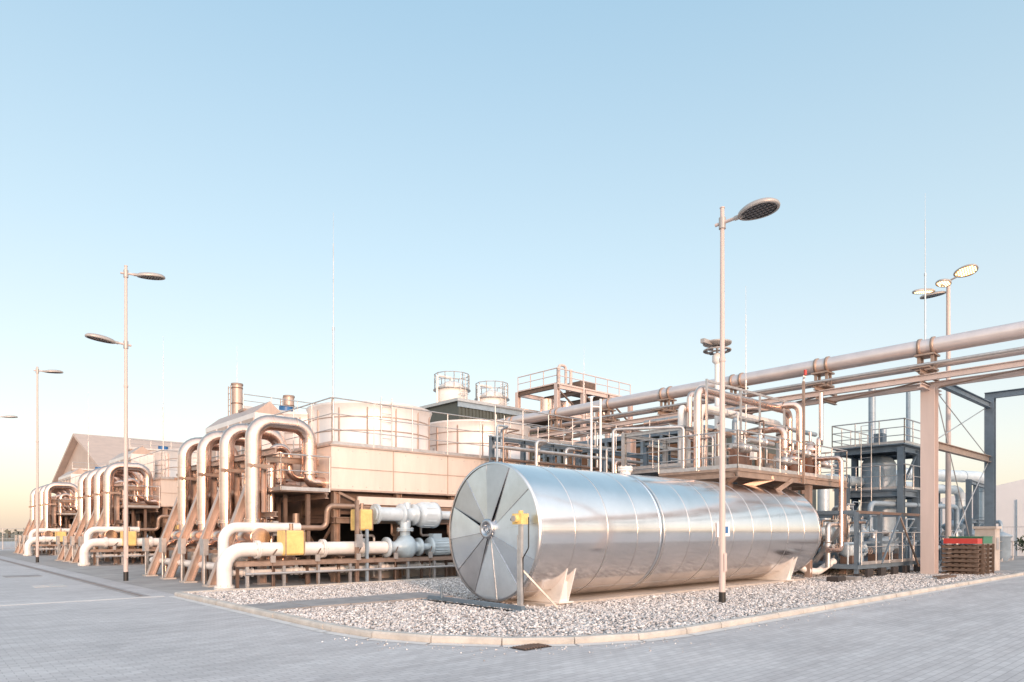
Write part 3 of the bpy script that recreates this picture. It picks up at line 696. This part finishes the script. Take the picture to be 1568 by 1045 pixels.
o=M('riser_pipe_rack')
for i,(u,v,z) in enumerate(((22.2,15.0,6.4),(22.9,15.4,6.2),(23.6,15.8,6.0))):
    o.tube([(u,v,0),(u,v,z),(u+.75,v+.3,z),(u+.75,v+.3,.0)],.11,WHITE,.35,16,1.3)
for (u,v) in ((21.8,14.6),(24.6,14.6),(21.8,17.4),(24.6,17.4)): o.ibeam((u,v,0),(u,v,5.6),.16,.16,GALV)
for z in (2.6,4.0,5.5):
    for v in (14.6,17.4): o.ibeam((21.8,v,z),(24.6,v,z),.12,.14,GALV)
    for u in (21.8,24.6): o.ibeam((u,14.6,z),(u,17.4,z),.12,.14,GALV)
o.rail([(21.8,17.4,4.1),(21.8,14.6,4.1),(24.6,14.6,4.1)],GALV,1.1,1.2,.022)
o.box((21.8,14.6,4.06),(24.6,17.4,4.095),BLUEG)
o.done()
o=M('twin_riser_posts')
for u,v in ((19.7,17.3),(20.0,17.1)): o.cyl((u,v,0),(u,v,6.7),.045,SIGNW,12)
o.cyl((19.7,17.3,6.4),(20.0,17.1,6.4),.03,SIGNW,8); o.cyl((20,17.1,3.0),(19.7,17.3,3.0),.03,SIGNW,8)
o.lathe((19.7,17.3,6.7),(0,0,1),[(0,.06),(.06,.07),(.1,.001)],SIGNW,12)
o.done()
o=M('process_pipe_rack')
rng=random.Random(3)
for v in (17.2,19.0):
    for i in range(5): o.ibeam((23.5+i*1.6-(v>18)*7,v+.4,0),(23.5+i*1.6-(v>18)*7,v+.4,5.2),.16,.16,BLUEG)
for z in (2.4,3.8,5.1):
    o.ibeam((16.5,19.4,z),(30.5,19.4,z),.12,.18,BLUEG); o.ibeam((23.5,17.6,z),(30.5,17.6,z),.14,.2,RUST)
for i in range(24):
    u=15.8+i*.62; v=17.9+rng.random()*1.6; z=rng.choice([3.4,4.2,4.6,5.0,5.4]); r=rng.choice([.03,.04,.05,.07])
    o.tube([(u,v,0),(u,v,z),(u+rng.choice([.3,.5,.8]),v,z),(u+.9,v+.8,z),(u+.9,v+.8,2)],r,rng.choice([RUST,CLAD,GALV,BROWN,BLUEL,GALV,BLUEG]),r*2.4,12)
for i in range(7):
    z=2.6+i*.42; o.tube([(16,19.0-.15*(i%3),z),(31,19.0-.15*(i%3),z)],.03+.02*(i%3),rng.choice([CLAD,BROWN,GALV,BLUEL]),n=10)
o.rail([(16.5,19.2,5.2),(23.5,19.2,5.2)],GALV,1.1,1.3,.022); o.rail([(23.5,17.4,5.2),(30.5,17.4,5.2)],GALV,1.1,1.3,.022)
for i in range(6): o.valve((24+i,17.2,3.3+.3*(i%2)),(1,0,0),.11,GALV,RUST)
o.done()

o=M('compressor_skid')
o.box((24.2,9.3,.35),(30.6,14.0,.5),BLUEG)
for u in (24.3,26.4,28.5,30.5):
    for v in (9.4,11.7,13.9): o.ibeam((u,v,0),(u,v,2.3),.12,.12,BLUEG)
    o.beam((u,9.4,2.3),(u,13.9,2.3),.1,.12,BLUEG)
for v in (9.4,13.9): o.beam((24.3,v,2.3),(30.5,v,2.3),.08,.1,BROWN); o.beam((24.3,v,1.25),(30.5,v,1.25),.06,.08,BLUEG)
rng=random.Random(11)
o.tube([(22.7,TV,1.62),(30,TV,1.62)],.18,BWHITE); 
for u in (23.0,23.5,24.6,26.0,27.2,28.6): o.flange((u,TV,1.62),(1,0,0),.28,BWHITE)
o.valve((23.9,TV,1.62),(1,0,0),.2,BWHITE,GALV); o.valve((26.6,TV,1.62),(1,0,0),.18,WHITE,GALV); o.valve((29.2,TV,1.62),(1,0,0),.18,BWHITE,GALV)
for i in range(34):
    u=23.5+i*.21; v=rng.uniform(9.5,12.8); z=rng.uniform(.8,2.9); r=rng.choice([.02,.03,.04,.05,.07,.09]); m_=rng.choice([BWHITE,GALV,GALV,RUST,BROWN,BLUEL,BLUEL,BLUEG])
    o.tube([(u,v,.4),(u,v,z),(u+rng.uniform(.3,.9),v,z),(u+1.0,v+rng.uniform(-.6,1),z),(u+1.0,v+1,.4)],r,m_,r*2.3,10)
    if i%2: o.valve((u,v,z*.6),(0,0,1),max(.05,r),m_,rng.choice([RUST,GALV,BLUE]),(-.3,-.95,0))
for (u,v,z,r) in ((25.2,9.9,1.0,.26),(27.4,9.8,1.1,.3),(29.3,10.0,.95,.25),(26.2,12.8,1.6,.45)):
    o.lathe((u,v,z),(1,0,0),[(-.6,.001),(-.6,r*.7),(-.5,r),(.5,r),(.55,r*1.2),(.62,r*1.2),(.62,r*.6),(.9,r*.5),(.9,.001)],rng.choice([BWHITE,BLUEL,GALV]),24)
    o.box((u-.5,v-.2,.5),(u+.4,v+.2,z-r*.8),BROWN)
o.rail([(24.2,9.2,.5),(30.6,9.2,.5)],GALV,1.1,1.3,.02)
o.tube([(22.9,11.2,.9),(23.0,10.6,.3),(23.6,10.4,.25),(24.4,10.2,.6)],.12,WHITE,.4)
o.beam((26,9.2,.5),(27.2,9.0,2.2),.05,.05,BLUEG); o.beam((27.8,9.2,2.2),(29.2,9.0,.3),.05,.05,RUST)
for i in range(5): o.box((24.6+i*1.2,9.15,.0),(25.1+i*1.2,9.25,.35),DARK)
o.done()
o=M('concrete_blocks'); 
o.box((21.6,8.9,.05),(22.2,9.25,.22),DARK); o.box((22.5,8.7,.05),(22.9,9.1,.2),GALV); o.box((22.95,8.8,.05),(23.2,9.0,.26),DARK); o.done()

o=M('access_platform')
for u in (34,36,38):
    for v in (11.2,14): o.ibeam((u,v,0),(u,v,5.5),.26,.26,BLUEG)
for z in (5.45,3.4):
    for v in (11.2,14): o.ibeam((34,v,z),(38,v,z),.2,.28,BLUEG)
    for u in (34,36,38): o.ibeam((u,11.2,z-.002),(u,14,z-.002),.18,.26,BLUEG)
o.box((33.8,11.0,5.6),(38.2,14.2,5.66),BLUEG); o.box((33.9,11.1,3.55),(38.1,14.1,3.6),BLUEG)
o.rail([(38.2,11,5.66),(33.8,11,5.66),(33.8,14.2,5.66),(38.2,14.2,5.66)],GALV,1.1,1.1,.028,mids=(.33,.66))
o.rail([(38.2,11,3.6),(33.9,11,3.6),(33.9,14.2,3.6)],GALV,1.1,1.1,.028)
for u in (34,36): o.beam((u,11.2,3.6),(u+2,11.2,5.3),.08,.08,BLUEG)
o.cyl((35.2,12.6,1.2),(35.2,12.6,4.9),.75,BLUEL,32); o.lathe((35.2,12.6,4.9),(0,0,1),[(0,.75),(.25,.6),(.4,.3),(.42,.001)],BLUEL,32)
o.lathe((37,12.6,0),(0,0,1),[(.8,.001),(.8,.5),(3.3,.5),(3.4,.6),(3.5,.6),(3.5,.2),(4.5,.2)],BLUEL,24)
o.cyl((37.4,12,5.66),(37.4,12,8.6),.1,BLUEL,12); o.ladder((33.7,12.6,0),6.6,GALV,(0,1,0)); o.box((34.6,12.2,5.66),(35.1,12.6,6.3),BLUEG)
o.done()
o=M('insulated_duct_pipe')
o.tube([(31.2,13.5,.2),(31.2,13.5,4.05),(38.6,13.0,4.05),(46,12.0,4.05),(46,12,.3)],.25,BWHITE,.6,20,1.5,BLUEL)
o.tube([(40.2,13.6,.3),(40.2,13.6,4.8),(47,11.0,4.8),(47,11.0,.2)],.33,BWHITE,.8,20,1.5,BLUEL)
o.tube([(32.0,11.8,.3),(32.0,11.8,2.9),(40,10.6,2.9),(40,10.6,.3)],.12,BLUEL,.3,14)
for u,v in ((33,13.2),(42,13.4),(44,12.6),(48,11),(43,10.5),(40.5,10.2)): o.ibeam((u,v,0),(u,v,4.3),.22,.22,BLUEG)
for z in (2.2,4.2): o.ibeam((40.5,10.2,z),(48,11,z),.16,.2,BLUEG)
for (u,v,h) in ((41,11,2.2),(42.6,10.6,1.7),(44.5,11.2,2.4),(45.8,10,1.6)):
    o.lathe((u,v,0),(0,0,1),[(0,.3),(.3,.45),(h*.8,.45),(h*.85,.55),(h*.9,.55),(h,.2),(h+.1,.001)],BLUEL,20); o.tube([(u,v,h),(u,v,h+.6),(u+1.2,v+.6,h+.6),(u+1.2,v+.6,0)],.1,BLUEL,.25)
for u,h in ((39.6,9.5),(41.2,7.4)): o.cyl((u,14.5,0),(u,14.5,h),.18,BLUEL,16)
for i in range(14):
    u=31.5+i*1.1; o.tube([(u,10.4,0),(u,10.4,.9+.25*(i%4)),(u+.7,10.4,.9+.25*(i%4)),(u+.7,11.2,.9+.25*(i%4)),(u+.7,11.2,0)],.05+.02*(i%2),[BLUEL,BLUEG,BLUEL,GALV][i%4],.15,10)
    o.valve((u+.35,10.4,.9+.25*(i%4)),(1,0,0),.08,BLUEL,BLUEG)
o.rail([(40.4,9.8,0),(48,9.9,0)],GALV,1.1,1.3,.028)
o.done()

o=M('pallet_stack')
pu,pv=28.95,7.0
for st in range(2):
    for l in range(7):
        z=.02+l*.165; x0=pu+st*.98+random.uniform(-.03,.02); 
        for q in range(3): o.box((x0+q*.42,pv,z),(x0+q*.42+.09,pv+1.15,z+.09),WOOD)
        for q in range(6): o.box((x0-.01+random.uniform(-.01,.01),pv+q*.21,z+.092),(x0+.93,pv+q*.21+.12,z+.125),WOOD)
o.box((pu+.0,pv+.02,1.19),(pu+.62,pv+1.1,1.38),RED); o.box((pu+.66,pv+.0,1.19),(pu+1.9,pv+1.1,1.42),GREEN)
o.box((pu+.63,pv-.02,1.421),(pu+1.92,pv+1.12,1.455),GREEN)
for q in range(3): o.beam((pu+.3+.7*q,pv-.06,.02),(pu+.35+.7*q,pv-.06,1.18),.08,.03,WOOD)
o.done()
o=M('concrete_pillar'); o.box((33.0,7.4,0),(33.75,8.1,1.75),CONC); o.box((32.94,7.34,1.75),(33.81,8.16,1.85),CONC); o.box((33.1,7.37,.9),(33.5,7.399,1.4),GALV); o.done()
o=M('timber_pieces'); o.box((25.5,7.2,.05),(27.2,7.32,.13),WOOD); o.box((26,7.5,.05),(27.6,7.6,.12),WOOD); o.done()

o=M('white_hall')
o.box((57,2,0),(80,17,3.9),WHALL)
o.add([(57,2,3.9),(57,17,3.9),(57,9.5,5.6),(80,2,3.9),(80,17,3.9),(80,9.5,5.6)],[(0,1,2),(3,5,4),(0,2,5,3),(2,1,4,5)],WHALL)
v=2.5
while v<17: o.box((56.95,v,0),(56.999,v+.08,3.85),BLUEL); v+=1.5
o.box((56.93,5.5,0),(56.949,8.5,3.2),BLUEL)
o.done()
o=M('boundary_fence')
def fence(a,b):
    a=V(a); b=V(b); l=(b-a).length; k_=int(l/2.5)
    for i in range(k_+1):
        q=a.lerp(b,i/k_); o.cyl(q,q+V((0,0,2.0)),.035,GALV,6)
    for z in (.1,1.0,1.95): o.cyl(a+V((0,0,z)),b+V((0,0,z)),.02,GALV,5)
    K=int(l/.2)
    for i in range(K): q=a.lerp(b,i/K); o.cyl(q+V((0,0,.1)),q+V((0,0,1.95)),.006,GALV,3)
fence((-40,80,0),(10,80,0)); fence((52,-10,0),(52,20,0))
o.done()
o=M('gable_warehouse')
u0,u1,va,vb,vm=15.5,46,77,104,90; ez,az=7.8,12.4
o.add([(u0,va,0),(u0,vb,0),(u0,vb,ez),(u0,vm,az),(u0,va,ez),(u1,va,0),(u1,vb,0),(u1,vb,ez),(u1,vm,az),(u1,va,ez)],
 [(0,1,2,3,4),(5,9,8,7,6),(0,4,9,5),(1,6,7,2)],ROOFB)
for (a,b,za,zb) in ((va-.6,vm,ez-.2,az+.05),(vb+.6,vm,ez-.2,az+.05)):
    o.add([(u0-.7,a,za),(u1+.5,a,za),(u1+.5,b,zb),(u0-.7,b,zb),(u0-.7,a,za+.3),(u1+.5,a,za+.3),(u1+.5,b,zb+.3),(u0-.7,b,zb+.3)],[(0,1,2,3),(4,5,6,7),(0,1,5,4),(1,2,6,5),(2,3,7,6),(3,0,4,7)],ROOFB)
v=va+.4
while v<vb: o.box((u0-.06,v,0),(u0-.001,v+.15,ez-.3),BROWN); v+=1.2
o.box((u0-.1,82,4),(u0-.061,97,6.5),GLASSB)
o.box((u0+2,va-.08,5),(u1-2,va-.001,6.8),GLASSB)
o.done()

def leafmass(o,c,rx,ry,rz,n,size,lm=LEAF):
    for _ in range(n):
        while True:
            x,y,z=[random.uniform(-1,1) for _ in range(3)]
            if x*x+y*y+z*z<1 : break
        p=V((c[0]+x*rx,c[1]+y*ry,c[2]+z*rz)); 
        a=V([random.gauss(0,1) for _ in range(3)]).normalized()*size*random.uniform(.5,1.3); b=V([random.gauss(0,1) for _ in range(3)]).normalized()*size*random.uniform(.5,1.3)
        o.add([p-a,p+b,p+a],[(0,1,2)],lm)
o=M('distant_tree_line')
for i in range(200):
    ang=math.radians(i*1.8+random.uniform(-.6,.6)); d=random.uniform(260,330)
    fx=.67*math.cos(ang)+.742*math.sin(ang); fy=.742*math.cos(ang)-.67*math.sin(ang)
    beh=math.cos(ang)<.3; k_=2.6 if beh else 1  # taller unseen trees behind the camera, added to darken the tank's reflection
    c=(fx*d,fy*d,1.2*k_); leafmass(o,c,random.uniform(6,10),random.uniform(6,10),random.uniform(1,2.0)*k_,80,1.1*(1.5 if beh else 1),HAZE)
    o.cyl((c[0],c[1],0),(c[0],c[1],2),.3,BARK,6)
o.done()
for (u,v,h) in ((51,12.6,2.4),(50,9,1.5)):
    o=M('shrub')
    for j in range(4):
        a=random.uniform(0,6.28); o.cyl((u,v,0),(u+.5*math.cos(a),v+.5*math.sin(a),h*.6),.04,BARK,6,.015)
        leafmass(o,(u+.6*math.cos(a),v+.6*math.sin(a),h*.6),.7,.7,h*.35,220,.14)
    leafmass(o,(u,v,h*.7),.6,.6,h*.3,200,.14); o.done()

# ------------------------------------------------------------------ world and sun
EL=math.radians(8); to=V((-.42,-1,0)).normalized()
toH=to.copy()
to=V((to.x*math.cos(EL),to.y*math.cos(EL),math.sin(EL)))
w=bpy.data.worlds.new('World'); scene.world=w; w.use_nodes=True
nt=w.node_tree; N=nt.nodes; L=nt.links; bg=N['Background']; out=N['World Output']
sky=N.new('ShaderNodeTexSky'); sky.sky_type='NISHITA'; sky.sun_disc=False; sky.sun_elevation=EL
sky.sun_rotation=math.atan2(to.x,to.y)%(2*math.pi); sky.air_density=1; sky.dust_density=1.5; sky.ozone_density=1
L.new(sky.outputs[0],bg.inputs[0]); bg.inputs[1].default_value=.10
tc=N.new('ShaderNodeTexCoord'); sx=N.new('ShaderNodeSeparateXYZ'); L.new(tc.outputs['Generated'],sx.inputs[0])
r=N.new('ShaderNodeValToRGB'); e=r.color_ramp.elements
e[0].position=0; e[0].color=(.80,.62,.52,1); e[1].position=1; e[1].color=(.34,.52,.68,1)
for p_,c_ in ((.04,(.79,.68,.60)),(.11,(.77,.74,.71)),(.22,(.67,.73,.75)),(.37,(.54,.68,.75)),(.61,(.37,.56,.70))):
    x=e.new(p_); x.color=(*c_,1)
L.new(sx.outputs[2],r.inputs[0])
# twilight glow: the sky is brighter and warmer on the side of the low sun
dp=N.new('ShaderNodeVectorMath'); dp.operation='DOT_PRODUCT'; dp.inputs[1].default_value=(toH.x*.93,toH.y*.93,.36)
L.new(tc.outputs['Generated'],dp.inputs[0])
mr=N.new('ShaderNodeMapRange'); mr.inputs['From Min'].default_value=0.0; mr.inputs['From Max'].default_value=1; mr.inputs['To Min'].default_value=0; mr.inputs['To Max'].default_value=1.35
L.new(dp.outputs['Value'],mr.inputs['Value'])
bg2=N.new('ShaderNodeBackground'); L.new(r.outputs[0],bg2.inputs[0]); bg2.inputs[1].default_value=.9
bg3=N.new('ShaderNodeBackground'); bg3.inputs[0].default_value=(1,.85,.77,1); L.new(mr.outputs[0],bg3.inputs[1])
ad=N.new('ShaderNodeAddShader'); L.new(bg.outputs[0],ad.inputs[0]); L.new(bg2.outputs[0],ad.inputs[1])
ad2=N.new('ShaderNodeAddShader'); L.new(ad.outputs[0],ad2.inputs[0]); L.new(bg3.outputs[0],ad2.inputs[1]); L.new(ad2.outputs[0],out.inputs[0])
sl=bpy.data.lights.new('sun','SUN'); sl.energy=2.5; sl.angle=math.radians(5); sl.color=(1,.62,.44)
so=bpy.data.objects.new('sun',sl); so.rotation_euler=to.to_track_quat('Z','Y').to_euler(); scene.collection.objects.link(so)

c=bpy.data.cameras.new('camera'); c.lens=24; c.sensor_width=36; c.shift_y=.187; c.clip_end=4000; c.clip_start=.1
co=bpy.data.objects.new('camera',c); co.location=(0,0,1.6); co.rotation_euler=(math.radians(90),0,math.radians(-42.08)); scene.collection.objects.link(co)
scene.camera=co
